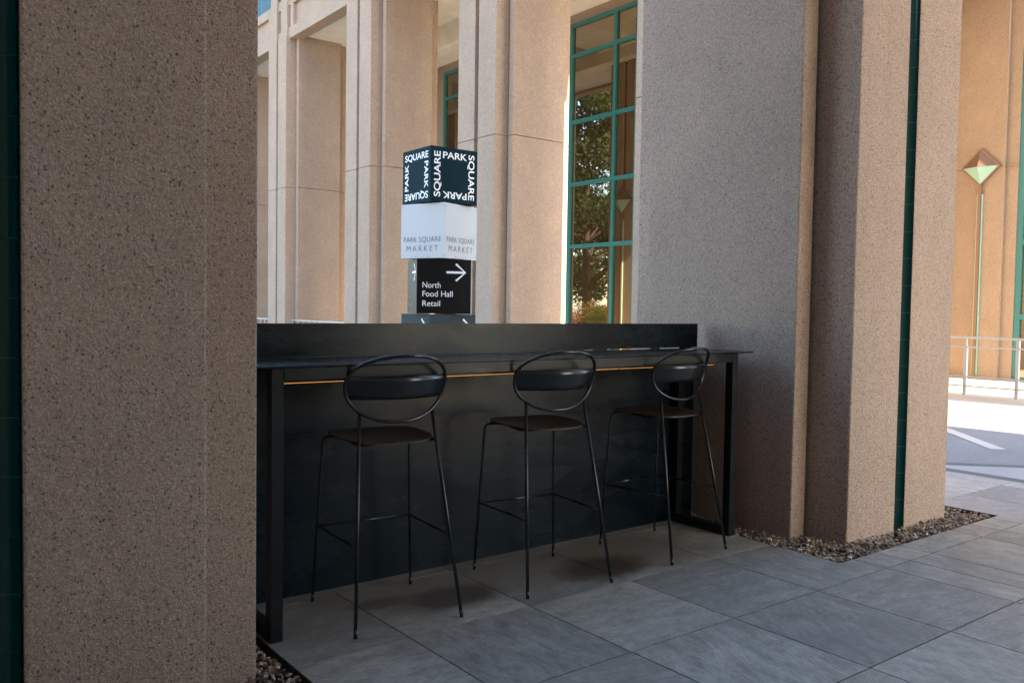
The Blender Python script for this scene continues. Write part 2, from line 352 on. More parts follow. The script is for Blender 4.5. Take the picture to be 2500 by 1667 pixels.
# the first strip 5.78-6.375 belongs to the pale area
tag(o, kind='structure')
def sheet(name, polys, z, m, kind='structure'):
    bm = bmesh.new()
    for p in polys: bm.faces.new([bm.verts.new((x, y, z)) for x, y in p])
    for f in bm.faces:
        if f.normal.z < 0: f.normal_flip()
    bm.normal_update()
    for f in bm.faces:
        if f.normal.z < 0: f.normal_flip()
    return tag(mesh_obj(name, bm, m), kind=kind)
# base ground with holes left for the gravel pits
base = [(-3.2, -1.45, 7.19, 6.6)]
for p in PITS: base = [q for r in base for q in rect_sub(r, p)]
sheet('paving_bed', [[(a, b), (c, b), (c, d), (a, d)] for a, b, c, d in base], -0.018, M_under)
big = [(-400, -400, 400, 400)]
for p in [(-3.2, -1.45, 7.19, 6.6)]: big = [q for r in big for q in rect_sub(r, p)]
sheet('ground', [[(a, b), (c, b), (c, d), (a, d)] for a, b, c, d in big], -0.022, M_court)
sheet('lawn', [[(-80, 30), (4, 30), (4, 120), (-80, 120)]], -0.014, M_grass)
sheet('arcade_floor', [[(8.9, 6.95), (13.55, 6.95), (13.55, 46), (8.9, 46)]], -0.012, M_afloor)  # unseen pale floor added to bounce warm light up to the ceiling
sheet('paver_band', [[(7.19, -0.9), (7.343, -0.9), (7.343, 9.0), (7.19, 9.0)]], -0.001, M_band)
sheet('kerb_paving', [[(7.347, -0.9), (11.9, -0.9), (7.347, 3.68)]], -0.001, M_pale)
sheet('road', [[(12.08, -0.9), (24, -0.9), (24, 60), (-30, 60), (-30, 42.0), (7.347, 3.82+0.02)], ], -0.004, M_road) if False else None
sheet('road', [[(7.347, 3.84), (12.1, -0.9), (13.28, -0.9), (13.28, 6.9), (8.8, 6.9), (7.347, 6.9)]], -0.004, M_road)
sheet('drain_channel', [[(7.347, 3.68), (11.9, -0.9), (12.1, -0.9), (7.347, 3.84)]], -0.003, M_band)
dx = 0.005
sheet('drain_channel_gap', [[(7.347, 3.675), (11.9, -0.905), (11.91, -0.895), (7.347, 3.688)], [(7.347, 3.83), (12.09, -0.905), (12.1, -0.895), (7.347, 3.843)]], 0.0005, M_under)
# painted line on the drive: 45 degree stroke with an end cut square to the kerb
tag(sheet('painted_line', [[(8.836, 3.618), (10.45, 5.215), (10.30, 5.26), (8.727, 3.718)]], 0.0008, M_white), kind='structure')

def in_col(x, y, cx, m=0.0):
    u = abs(x-cx); v = 4.33-y
    return (u < HW+m and -m < v < V1+m) or (u < BW+m and VB0-m < v < VB1+m)
# gravel
M_grav = mat("gravel_stones", (0.25, 0.2, 0.16), 0.75); k = N(M_grav)
at = k.n('ShaderNodeAttribute', attribute_name='tone')
c = k.ramp(at.outputs['Fac'], [(0.0, (0.13, 0.10, 0.075)), (0.2, (0.30, 0.24, 0.175)), (0.45, (0.45, 0.36, 0.26)), (0.62, (0.28, 0.27, 0.235)), (0.78, (0.46, 0.29, 0.18)), (0.9, (0.55, 0.50, 0.42)), (1.0, (0.68, 0.65, 0.58))])
nz = k.n('ShaderNodeTexNoise', Scale=120.0, Detail=4.0); k.l(k.n('ShaderNodeTexCoord').outputs['Object'], nz.inputs['Vector'])
c = k.mix(1.0, c, k.ramp(nz.outputs[0], [(0.3, (0.65, 0.65, 0.65)), (0.6, (1, 1, 1))]), 'MULTIPLY'); k.l(c, k.b.inputs['Base Color'])
def gravel(pit, cx, idx):
    x0, y0, x1, y1 = pit
    tb = bmesh.new(); bmesh.ops.create_icosphere(tb, subdivisions=1, radius=1)
    V0 = np.array([v.co[:] for v in tb.verts]); Fc = np.array([[v.index for v in f.verts] for f in tb.faces]); tb.free()
    rng = np.random.default_rng(idx); VV = []; FF = []; TT = []; n = 0
    for layer, (zb, cnt) in enumerate(((-0.038, 3000), (-0.021, 6800), (-0.006, 3000))):
        for _ in range(cnt):
            x = rng.uniform(x0+0.012, x1-0.012); y = rng.uniform(y0+0.012, y1-0.012)
            if in_col(x, y, cx, -0.02): continue
            s = rng.uniform(0.0050, 0.0112)*(1.15 if layer == 0 else 1.0)
            if rng.random() < 0.12: s *= 1.5
            sc_ = np.array([rng.uniform(0.8, 1.5), rng.uniform(0.7, 1.1), rng.uniform(0.45, 0.85)])*s
            v = V0*(1+rng.normal(0, 0.13, (len(V0), 1)))*sc_
            a, b = rng.uniform(0, 6.28), rng.normal(0, 0.5)
            ca, sa, cb, sb = np.cos(a), np.sin(a), np.cos(b), np.sin(b)
            v = v @ np.array([[1, 0, 0], [0, cb, sb], [0, -sb, cb]]) @ np.array([[ca, sa, 0], [-sa, ca, 0], [0, 0, 1]])
            edge = min(x-x0, x1-x, y-y0, y1-y)
            v = v+np.array([x, y, zb+rng.normal(0, 0.004)-max(0, 0.03-edge)*0.35]); VV.append(v); FF.append(Fc+n); n += len(V0); TT += [rng.random()]*len(Fc)
    me = bpy.data.meshes.new('gravel'); me.from_pydata(np.vstack(VV).tolist(), [], np.vstack(FF).tolist())
    att = me.attributes.new('tone', 'FLOAT', 'FACE'); att.data.foreach_set('value', TT); me.materials.append(M_grav)
    o = bpy.data.objects.new('gravel', me); COL.objects.link(o)
    return o
g1 = gravel(PITS[0], 0.29, 1); tag(g1, 'brown gravel in the pit at the foot of the left pillar', 'gravel', kind='stuff')
g2 = gravel(PITS[1], 5.025, 2); tag(g2, 'brown gravel in the pit at the foot of the right pillar', 'gravel', kind='stuff')
for (x0, y0, x1, y1) in PITS:
    bm = bmesh.new(); box(bm, x0, x1, y0, y1, -0.09, -0.05)
    t_ = 0.004
    for d in ((x0, x0+t_, y0, y1), (x1-t_, x1, y0, y1), (x0+t_, x1-t_, y0, y0+t_), (x0+t_, x1-t_, y1-t_, y1)): box(bm, *d, -0.05, -0.0015)
    tag(mesh_obj('pit_edging', bm, M_edge), kind='structure')

# ------------------------------------------------------------------ the bar
bar = thing('bar_counter', 'long black steel bar counter with raised back panel between the two pillars', 'bar counter', (1.2, 3.3, 0))
B0 = Vector((1.2, 3.3, 0))
def bpart(name, dims, m, bev=0.0, parent=bar):
    x0, x1, y0, y1, z0, z1 = dims
    return bx(name, (x0-B0.x, x1-B0.x, y0-B0.y, y1-B0.y, z0, z1), m, parent, bev)
bpart('countertop', (1.115, 4.172, 3.110, 3.566, 1.0560, 1.0640), M_steel, 0.0012)
bpart('back_panel', (1.10, 4.205, 3.578, 3.586, -0.002, 1.056), M_steel, 0.001)
bpart('hidden_light_stop', (4.140, 4.2785, 3.640, 3.646, -0.001, 1.05), M_frame); bpart('hidden_stop_return', (4.193, 4.201, 3.587, 3.639, -0.001, 1.05), M_frame)  # unseen pieces added to stop courtyard light leaking past the panel edge
bpart('backsplash', (1.10, 4.222, 3.572, 3.582, 1.069, 1.2155), M_steel, 0.001)
for a_, b_ in ((1.12, 3.26), (3.33, 3.44), (3.80, 3.88), (4.06, 4.17)): bpart('spacer', (a_, b_, 3.573, 3.577, 1.040, 1.0695), M_frame)
bm = bmesh.new(); y0, y1 = 3.116-B0.y, 3.566-B0.y
for (x0, x1) in ((1.255, 1.305), (3.995, 4.045)):
    a, b = x0-B0.x, x1-B0.x
    box(bm, a, b, y0, y0+0.05, 0.0, 1.055)
    box(bm, a, b, y0+0.052, y1, 0.0, 0.05); box(bm, a, b, y1-0.05, y1, 0.052, 1.055)
    bmesh.ops.bevel(bm, geom=bm.edges[:], offset=0.0018, segments=1, affect='EDGES')
    mesh_obj('leg_frame', bm, M_frame, bar); bm = bmesh.new()
bm.free()
bpart('apron', (1.3055, 3.9945, 3.116, 3.166, 1.006, 1.0550), M_frame, 0.0018)
# LED strip in its channel below the top
bpart('light_channel', (1.31, 3.93, 3.196, 3.222, 0.990, 1.055), M_frame)
led0 = None
for (a, b) in ((1.33, 2.02), (2.05, 2.80), (2.83, 3.16), (3.175, 3.93)):
    bpart('light_strip', (a, b, 3.197, 3.221, 0.9880, 0.9895), M_led)
bm = bmesh.new(); bmesh.ops.create_cone(bm, cap_ends=True, segments=16, radius1=0.006, radius2=0.005, depth=0.01, matrix=Matrix.Translation((4.068-B0.x, 3.573-B0.y, 0.55)) @ Matrix.Rotation(math.pi/2, 4, 'X'))
mesh_obj('screw', bm, M_knob, bar)

# ------------------------------------------------------------------ stools
def make_stool():
    t = thing('bar_stool', 'x', 'bar stool')
    a, b, zc, y0, c_, tilt, n_, eg = 0.224, 0.138, 0.960, -0.166, 0.078, -0.301, 0.889, 0.081
    def rp(th):
        c, s = math.cos(th), math.sin(th)
        x = a*math.copysign(abs(c)**n_, c); z = b*math.copysign(abs(s)**n_, s); x *= 1+eg*z/b
        return Vector((x, y0+c_*(x/a)**2+tilt*z, zc+z))
    # equal arc steps
    raw = [rp(2*math.pi*i/2000) for i in range(2000)]; L = [0]
    for i in range(2000): L.append(L[-1]+(raw[(i+1) % 2000]-raw[i]).length)
    pts = []; k_ = 0
    for i in range(96):
        while L[k_+1] < L[-1]*i/96: k_ += 1
        pts.append(raw[k_ % 2000])
    bm = bmesh.new(); tube(bm, pts, 0.0078, 14, closed=True); mesh_obj('back_ring', bm, M_tube, t)
    # curved back band, thin plate between the ring sides
    bm = bmesh.new(); nx, nz_ = 40, 4; th_ = 0.0035; grid = {}
    for side in (0, 1):
        for i in range(nx+1):
            for j in range(nz_+1):
                q = i/nx*2-1; z = 0.917+0.093*j/nz_ + 0.004*q*q*(1 if j > 2 else 0)
                zz = (z-zc)/b; w_ = a*max(0.0, 1-abs(zz)**(2/n_))**(n_/2)*(1+eg*zz)-0.004
                x = q*w_; y = y0+c_*(x/a)**2+tilt*(z-zc) + (th_ if side else 0)
                grid[side, i, j] = bm.verts.new((x, y, z))
    for i in range(nx):
        for j in range(nz_):
            bm.faces.new((grid[0, i, j], grid[0, i+1, j], grid[0, i+1, j+1], grid[0, i, j+1]))
            bm.faces.new((grid[1, i, j+1], grid[1, i+1, j+1], grid[1, i+1, j], grid[1, i, j]))
    for i in range(nx):
        bm.faces.new((grid[0, i, nz_], grid[0, i+1, nz_], grid[1, i+1, nz_], grid[1, i, nz_])); bm.faces.new((grid[1, i, 0], grid[1, i+1, 0], grid[0, i+1, 0], grid[0, i, 0]))
    for f in bm.faces: f.smooth = abs(f.normal.z) < 0.7
    bmesh.ops.recalc_face_normals(bm, faces=bm.faces); mesh_obj('backrest', bm, M_tube, t)
    # seat: rounded square, thin shell, dished
    bm = bmesh.new(); NR, NA = 10, 72; sa, sb, yc, ex = 0.203, 0.198, 0.055, 0.62; top = []; bot = []
    def seat_pt(r, th, dz):
        c, s = math.cos(th), math.sin(th)
        x = sa*r*math.copysign(abs(c)**ex, c); y = sb*r*math.copysign(abs(s)**ex, s)
        x *= 1+0.06*y/sb
        z = 0.7430+0.006*(y/sb)*abs(y/sb)-0.010*(1-r*r)+0.006*(x/sa)**2
        return (x, yc+y, z+dz)
    for dz, store in ((0.0, top), (-0.007, bot)):
        cv = bm.verts.new(seat_pt(0, 0, dz)); store.append([cv])
        for i in range(1, NR+1): store.append([bm.verts.new(seat_pt(i/NR, 2*math.pi*j/NA, dz)) for j in range(NA)])
    for st, fl in ((top, False), (bot, True)):
        for j in range(NA):
            f = [st[0][0], st[1][j], st[1][(j+1) % NA]]; bm.faces.new(f[::-1] if fl else f)
            for i in range(1, NR):
                f = [st[i][j], st[i+1][j], st[i+1][(j+1) % NA], st[i][(j+1) % NA]]; bm.faces.new(f[::-1] if fl else f)
    for j in range(NA): bm.faces.new((top[NR][(j+1) % NA], top[NR][j], bot[NR][j], bot[NR][(j+1) % NA]))
    for f in bm.faces: f.smooth = abs(f.normal.z) > 0.5
    mesh_obj('seat', bm, M_seat, t)
    # rear legs run up into the ring; front legs bend under the seat
    for s in (-1, 1):
        foot = Vector((s*0.237, -0.250, 0.0)); topp = Vector((s*0.164, -0.0955, 0.864))
        bm = bmesh.new(); tube(bm, [foot, foot.lerp(topp, 0.5), topp], 0.0075, 12); lg = mesh_obj('leg', bm, M_tube, t)
        bm = bmesh.new(); tube(bm, [foot, foot.lerp(topp, 0.04)], [0.0080, 0.0078], 12); mesh_obj('foot_cap', bm, M_tube, lg)
        foot = Vector((s*0.237, 0.245, 0.0)); topp = Vector((s*0.206, 0.212, 0.700))
        path = [foot, foot.lerp(topp, 0.5), topp]
        for q in range(1, 7):
            an = q/6*math.pi/2; path.append(topp+Vector((-s*0.026*(1-math.cos(an)), -0.012*(1-math.cos(an)), 0.028*math.sin(an))))
        path.append(Vector((s*0.06, 0.165, 0.728)))
        bm = bmesh.new(); tube(bm, path, 0.0066, 12); lg = mesh_obj('leg', bm, M_tube, t)
        bm = bmesh.new(); tube(bm, [foot, foot.lerp(topp, 0.05)], [0.0071, 0.0069], 12); mesh_obj('foot_cap', bm, M_tube, lg)
        # seat arm from the rear leg forward under the seat
        bm = bmesh.new(); tube(bm, [(s*0.174, -0.118, 0.737), (s*0.160, -0.02, 0.727), (s*0.13, 0.12, 0.727)], 0.0062, 10); mesh_obj('seat_rail', bm, M_tube, t)
        bm = bmesh.new(); tube(bm, [(s*0.2085, -0.190, 0.336), (s*0.2215, 0.240, 0.336)], 0.0052, 10); mesh_obj('footrest', bm, M_tube, t)
    bm = bmesh.new(); tube(bm, [(-0.236, 0.2225, 0.336), (0.236, 0.2225, 0.336)], 0.0052, 10); mesh_obj('footrest', bm, M_tube, t)
    bm = bmesh.new(); tube(bm, [(-0.172, -0.105, 0.733), (0.172, -0.105, 0.733)], 0.0055, 10); mesh_obj('seat_rail', bm, M_tube, t)
    return t
GRP = 'bar stools in a row at the black bar'
st1 = make_stool(); st1.location = (1.802, 3.206, 0); st1.rotation_euler = (0, 0, -0.090); st1['group'] = GRP
st1['label'] = 'black wire bar stool closest to the left pillar, at the left end of the bar'
copy_thing(st1, (2.644, 3.175, 0), -0.106, 'black wire bar stool in the middle of the row, between the other two')
copy_thing(st1, (3.520, 3.191, 0), 0.074, 'black wire bar stool farthest away, beside the right pillar')

# ------------------------------------------------------------------ cube sign
M_c1 = mat("dark_teal_panel", (0.0035, 0.021, 0.028), 0.6, spec=0.06); M_c2 = mat("pale_panel", (0.50, 0.515, 0.51), 0.5)
M_c3 = mat("black_gloss_panel", (0.002, 0.002, 0.002), 0.5, spec=0.2); M_c4 = mat("slate_panel", (0.016, 0.028, 0.033), 0.6, spec=0.3)
M_lw = mat("white_lettering", (0.85, 0.86, 0.85), 0.5); M_lg = mat("grey_lettering", (0.07, 0.10, 0.12), 0.5); M_ld = mat("dark_lettering", (0.03, 0.045, 0.04), 0.5)
SQ = 0.607
def text_poly(s, bold=0.0, space=1.0):
    cu = bpy.data.curves.new('t', 'FONT'); cu.body = s; cu.size = 1; cu.offset = bold; cu.space_character = space; cu.extrude = 0.0; cu.resolution_u = 6
    ob = bpy.data.objects.new('t', cu); COL.objects.link(ob); dg = bpy.context.evaluated_depsgraph_get(); dg.update()
    me = bpy.data.meshes.new_from_object(ob.evaluated_get(dg)); v = np.array([x.co[:2] for x in me.vertices]); fs = [tuple(p.vertices) for p in me.polygons]
    bpy.data.objects.remove(ob); bpy.data.curves.remove(cu); bpy.data.meshes.remove(me)
    return v, fs
def put_text(bm, s, u0, v0, u1, v1, rot=0, bold=0.0, space=1.0, off=0.002):
    """box in face fractions, v down from the top; rot in quarter turns clockwise as read"""
    v, fs = text_poly(s, bold, space); mn, mx = v.min(0), v.max(0); mn[1] = -bold; q = (v-mn)/(mx-mn)  # 0..1
    if 'Q' in s:  # the tail drops below the line: keep cap height for the box
        pass
    x, y = q[:, 0], q[:, 1]
    for _ in range(rot % 4): x, y = y, 1-x
    U = u0+(u1-u0)*x; V = v1-(v1-v0)*y
    vs = [bm.verts.new((a*SQ-SQ/2, -SQ/2-off, SQ-b*SQ)) for a, b in zip(U, V)]
    for f in fs:
        try: bm.faces.new([vs[i] for i in f])
        except ValueError: pass
def stroke(bm, pts, wd, off=0.002):
    for (a, b), (c, d) in zip(pts[:-1], pts[1:]):
        p, q = Vector((a, b)), Vector((c, d)); dr = (q-p).normalized(); nn = Vector((-dr.y, dr.x))*wd/2
        vs = [bm.verts.new((x*SQ-SQ/2, -SQ/2-off, SQ-y*SQ)) for x, y in (p+nn, p-nn, q-nn, q+nn)]
        bm.faces.new(vs); off += 0.0003
def arrow(par, left=False):
    """one outline: shaft and two arms"""
    w_ = 0.020; d = w_*1.414
    P_ = [(0.54, 0.242-w_), (0.893-d-w_+0.012, 0.242-w_), (0.715-w_*0.7, 0.090+w_*0.7), (0.715+w_*0.7, 0.090-w_*0.7), (0.893+w_*0.6, 0.242), (0.715+w_*0.7, 0.394+w_*0.7), (0.715-w_*0.7, 0.394-w_*0.7), (0.893-d-w_+0.012, 0.242+w_), (0.54, 0.242+w_)]
    bm = bmesh.new(); bm.faces.new([bm.verts.new((x*SQ-SQ/2, -SQ/2-0.002, SQ-y*SQ)) for x, y in P_][::-1])
    if left: to_left(bm)
    bm.normal_update(); return mesh_obj('arrow', bm, M_lw, par)
def to_left(bm):  # face -Y -> face -X
    bmesh.ops.rotate(bm, verts=bm.verts, cent=(0, 0, 0), matrix=Matrix.Rotation(-math.pi/2, 3, 'Z'))
def finish_text(bm, m, par):
    bm.normal_update()
    return mesh_obj('lettering', bm, m, par)
def cube(z, yaw_, m, label, grp='stacked sign cubes'):
    t = thing('sign_cube', label, 'sign cube', (5.28, 8.24, z), R(yaw_), grp)
    bm = bmesh.new(); h = SQ/2; box(bm, -h, h, -h, h, 0.004, SQ-0.004); bmesh.ops.bevel(bm, geom=bm.edges[:], offset=0.002, segments=1, affect='EDGES')
    mesh_obj('panel_box', bm, m, t)
    if m is M_c2:
        for (u, v) in ((0.04, 0.06), (0.96, 0.06), (0.04, 0.94), (0.96, 0.94), (0.35, 0.96), (0.65, 0.96)):
            for rr in (0, -math.pi/2):
                bm = bmesh.new()
                bmesh.ops.create_cone(bm, cap_ends=True, segments=10, radius1=0.005, radius2=0.005, depth=0.003, matrix=Matrix.Rotation(rr, 4, 'Z') @ Matrix.Translation((u*SQ-h, -h-0.001, SQ-v*SQ)) @ Matrix.Rotation(math.pi/2, 4, 'X'))
                mesh_obj('rivet', bm, M_lg, t)
    return t
zt = 3.035
def words(par, items, m, left):
    for it in items:
        bm = bmesh.new(); put_text(bm, *it)
        if left: to_left(bm)
        finish_text(bm, m, par)
c1 = cube(zt-SQ, -1.0, M_c1, 'dark teal sign cube topping the stack, white words round its faces')
words(c1, [('PARK', 0.25, 0.085, 0.765, 0.205, 0, 0.018), ('SQUARE', 0.80, 0.09, 0.93, 0.915, 1, 0.018), ('PARK', 0.25, 0.795, 0.765, 0.915, 2, 0.018), ('SQUARE', 0.065, 0.09, 0.20, 0.90, 3, 0.018)], M_lw, False)
words(c1, [('SQUARE', 0.085, 0.085, 0.915, 0.205, 0, 0.016), ('PARK', 0.785, 0.265, 0.915, 0.745, 1, 0.016), ('SQUARE', 0.085, 0.80, 0.915, 0.925, 2, 0.016), ('PARK', 0.085, 0.255, 0.215, 0.745, 3, 0.016)], M_lw, True)
c2 = cube(zt-2*SQ, 19.5, M_c2, 'pale blue white sign cube with thin grey market lettering, second from the top')
for lf in (0, 1):
    words(c2, [('PARK', 0.073, 0.605, 0.375, 0.70, 0, -0.004, 1.12), ('SQUARE', 0.43, 0.605, 0.93, 0.70, 0, -0.004, 1.12), ('MARKET', 0.135, 0.765, 0.865, 0.865, 0, -0.004, 1.45)], M_lg, lf)
c3 = cube(zt-3*SQ, -21.3, M_c3, 'glossy black sign cube with a right arrow and white list of places')
words(c3, [('North', 0.105, 0.425, 0.435, 0.528), ('Food', 0.105, 0.583, 0.385, 0.685), ('Hall', 0.448, 0.583, 0.66, 0.685), ('Retail', 0.105, 0.758, 0.43, 0.858)], M_lw, False)
words(c3, [('Hub', 0.105, 0.635, 0.40, 0.72), ('Retail', 0.105, 0.775, 0.62, 0.87)], M_ld, True)
c4 = cube(zt-4*SQ, 0.5, M_c4, 'slate grey sign cube showing just above the bar, under the black cube')
for c_ in (c3, c4): arrow(c_); arrow(c_, True)
cube(0.0, 14, M_c4, 'lowest slate grey sign cube standing on the ground')

# ------------------------------------------------------------------ building across the courtyard
fb = thing('colonnade_building', 'pale stone building across the courtyard with deep beams and tall teal framed windows', 'building', (13.9, 14, 0))
FB = Vector((13.9, 14, 0))
def part(par, org, name, dims, m, bev=0.0):
    x0, x1, y0, y1, z0, z1 = dims
    return bx(name, (x0-org.x, x1-org.x, y0-org.y, y1-org.y, z0, z1), m, par, bev)
Y0, Y1 = 6.95, 46.0
# beam over the columns, built course by course
bm = bmesh.new()
def B(x0, x1, y0, y1, z0, z1): box(bm, x0-FB.x, x1-FB.x, y0-FB.y, y1-FB.y, z0, z1)
B(8.885, 9.20, Y0, Y1, 8.015, 8.29)      # lower band
B(8.97, 9.20, Y0, Y1, 8.292, 8.85)       # recessed panel
B(8.885, 9.20, Y0, Y1, 8.852, 9.085)     # upper band
cys = [8.09, 12.58, 17.07, 21.56, 26.07, 30.55, 35.05, 39.5, 44.0]
for c in cys:
    for s in (-1, 1):
        B(8.82, 8.97-0.002, c+s*0.33-0.18, c+s*0.33+0.18, 8.292, 12.5) if False else None
        B(8.84, 8.884, c+s*0.33-0.20, c+s*0.33+0.20, 8.015, 12.4)     # pilaster strips over the column
        B(8.885, 8.968, c+s*0.33-0.20, c+s*0.33+0.20, 8.292, 8.85)
        B(8.885, 8.968, c+s*0.72-0.09, c+s*0.72+0.09, 8.292, 8.85)    # short fins in the panel
mesh_obj('facade_beam', bm, M_far, fb)
# upper storeys: piers and spandrels with windows in between
bm = bmesh.new()
for c in cys: B(9.0, 9.2, c-0.85, c+0.85, 9.087, 12.4)
B(8.95, 9.2, Y0, Y1, 12.402, 14.0)
B(9.202, 22.0, Y0, Y1, 9.3, 14.0)
mesh_obj('upper_wall', bm, M_far, fb)
for a, b in zip(cys[:-1], cys[1:]):
    y0, y1 = a+0.852, b-0.852
    bm = bmesh.new(); box(bm, 9.06-FB.x, 9.11-FB.x, y0-FB.y, y1-FB.y, 9.09, 12.40)
    wn = mesh_obj('window', bm, M_mull, fb)
    bm = bmesh.new(); n_ = 3
    for i in range(n_):
        for z0, z1 in ((9.16, 10.7), (10.78, 12.33)):
            ya = y0+(y1-y0)*i/n_+0.04; yb = y0+(y1-y0)*(i+1)/n_-0.04
            box(bm, 9.053-FB.x, 9.0595-FB.x, ya-FB.y, yb-FB.y, z0, z1)
    mesh_obj('pane', bm, M_glass2, wn)
# arcade ceiling: flat margin, coffers, drop beams
bm = bmesh.new()
B(9.202, 10.75, Y0, Y1, 8.10, 9.29)                 # margin behind the beam
for c in cys: B(10.752, 12.95, c-0.75, c+0.75, 8.42, 9.29)   # cross beams
B(12.952, 13.12, Y0, Y1, 8.42, 9.29)
B(13.122, 13.70, Y0, Y1, 8.26, 9.29)
B(10.752, 12.95, Y0, Y1, 9.0, 9.288)
mesh_obj('coffered_ceiling', bm, M_plaster, fb)
# inner wall and its windows
bm = bmesh.new()
B(13.75, 17.5, 9.2, Y1, 8.02, 9.298)
piers = [(9.2, 9.9), (12.70, 13.385), (21.185, 21.95), (29.7, 30.5), (38.2, 39.0), (45.3, Y1)]
for a, b in piers: B(13.68 if a > 21 else 13.60, 17.5, a, b, -0.05, 8.018)
B(13.82, 17.5, 9.902, 45.298, -0.05, 0.0)
B(13.70, 13.75, 13.387, 21.183, 8.02, 8.258); B(13.70, 13.75, 21.952, 45.2, 8.02, 8.258); B(13.70, 13.75, 9.2, 13.383, 8.02, 8.258)
B(16.5, 17.5, 9.902, 45.298, 0.0, 8.018)
mesh_obj('inner_wall', bm, M_farwall, fb)
tz = [0.0, 2.77, 4.24, 5.71, 7.27, 7.985]
def big_window(par, org, X, ya, yb, muls, zs, wname='window', t=0.045, d=0.09):
    bm = bmesh.new()
    for z in zs: box(bm, X-0.02-org.x, X+d-org.x, ya-org.y, yb-org.y, max(0.01, z-t), z+t)
    edges = [ya+t]+list(muls)+[yb-t]
    for y in edges:
        for z0, z1 in zip(zs[:-1], zs[1:]): box(bm, X-0.02-org.x, X+d-org.x, y-t-org.y, y+t-org.y, max(0.01, z0-0)+t+0.0005, z1-t-0.0005)
    wn = mesh_obj(wname, bm, M_mull, par)
    for y0, y1 in zip(edges[:-1], edges[1:]):
        for z0, z1 in zip(zs[:-1], zs[1:]):
            bm = bmesh.new(); box(bm, X+0.03-org.x, X+0.04-org.x, y0+t-0.005-org.y, y1-t+0.005-org.y, max(0.012, z0)+t-0.005, z1-t+0.005)
            mesh_obj('pane', bm, M_glass, wn)
    return wn
big_window(fb, FB, 13.68, 13.387, 21.183, (14.12, 15.60, 17.05, 18.5, 19.9), tz)
big_window(fb, FB, 13.68, 21.952, 29.698, (23.4, 24.9, 26.4, 28.0), tz)
big_window(fb, FB, 13.68, 30.502, 38.198, (32.0, 33.5, 35.0, 36.6), tz)
big_window(fb, FB, 13.68, 9.902, 12.698, (11.3,), tz)

# ------------------------------------------------------------------ building at the right
rb = thing('stucco_building', 'warm tan wall of a second building at the right edge, with a teal framed window', 'building', (18.3, 8, 0)); RB = Vector((18.3, 8, 0))
bm = bmesh.new()
def B2(x0, x1, y0, y1, z0, z1): box(bm, x0-RB.x, x1-RB.x, y0-RB.y, y1-RB.y, z0, z1)
for z0, z1 in ((-0.05, 4.272), (4.282, 13.0)):
    B2(18.30, 24, 7.74, 16.0, z0, z1); B2(18.38, 24, 7.50, 7.738, z0, z1)
B2(18.32, 24, 7.502, 16.0, 4.2722, 4.2818)
B2(13.96, 18.298, 6.95, 30, 8.6, 13.0); B2(18.38, 24, 5.0, 7.498, 8.6, 13.0); B2(18.38, 24, 4.6, 4.998, -0.05, 13.0)
mesh_obj('wall', bm, M_farwall, rb)
B2(13.95, 24, 9.0, 9.001, 0, 0.001) if False else None
big_window(rb, RB, 18.42, 5.0, 7.498, (6.25,), [0.0, 1.26, 2.746, 4.24, 5.73, 7.2, 8.55], t=0.055)

# ------------------------------------------------------------------ near arcade building (over and behind the camera)
SOUTH = -15.5
ab = thing('arcade_building', 'building carried by the two near pillars, its unseen hall shaped for light behind the viewer', 'building', (0, -1, 0)); AB = Vector((0, -1, 0))
bm = bmesh.new()
def B3(x0, x1, y0, y1, z0, z1): box(bm, x0-AB.x, x1-AB.x, y0-AB.y, y1-AB.y, z0, z1)
B3(-4, 6.2, -0.9, 4.2, 8.0, 18.0)  # unseen mass, height and west end set to shape the skylight
B3(-4, 10.60, SOUTH, -0.902, 8.3, 18.0)
B3(-4, 4.8, -2.4, -1.6, -0.05, 8.298); B3(8.1, 10.6, -3.0, -2.2, -0.05, 8.298)  # unseen walls added to narrow the light reaching pillars and backsplash
for x in (-4, 2, 8.6): B3(x, x+1.4, SOUTH+0.1, SOUTH+1.6, -0.05, 8.298)
mesh_obj('wall', bm, M_farwall, ab)
gw = thing('light_block_wall', 'tall wall added to block low light from the left, outside the view', 'wall', (-4.6, 2, 0))  # unseen wall, added to keep low bounce light off the right pillar
bx('wall_body', (-0.15, 0.15, -16.0, 1.2, -0.05, 6.0), M_farwall, gw); bx('coping', (-0.2, 0.2, -16.05, 1.25, 6.003, 6.1), M_far, gw)
# stone pier beyond the passage whose shadow crosses the drive
pr = thing('stone_pier', 'plain stone pier beyond the passage, outside the right of the view', 'pier', (14.4, -3, 0))
bx('shaft', (-0.55, 0.95, -0.8, 0.8, -0.05, 12.0), M_farwall, pr)

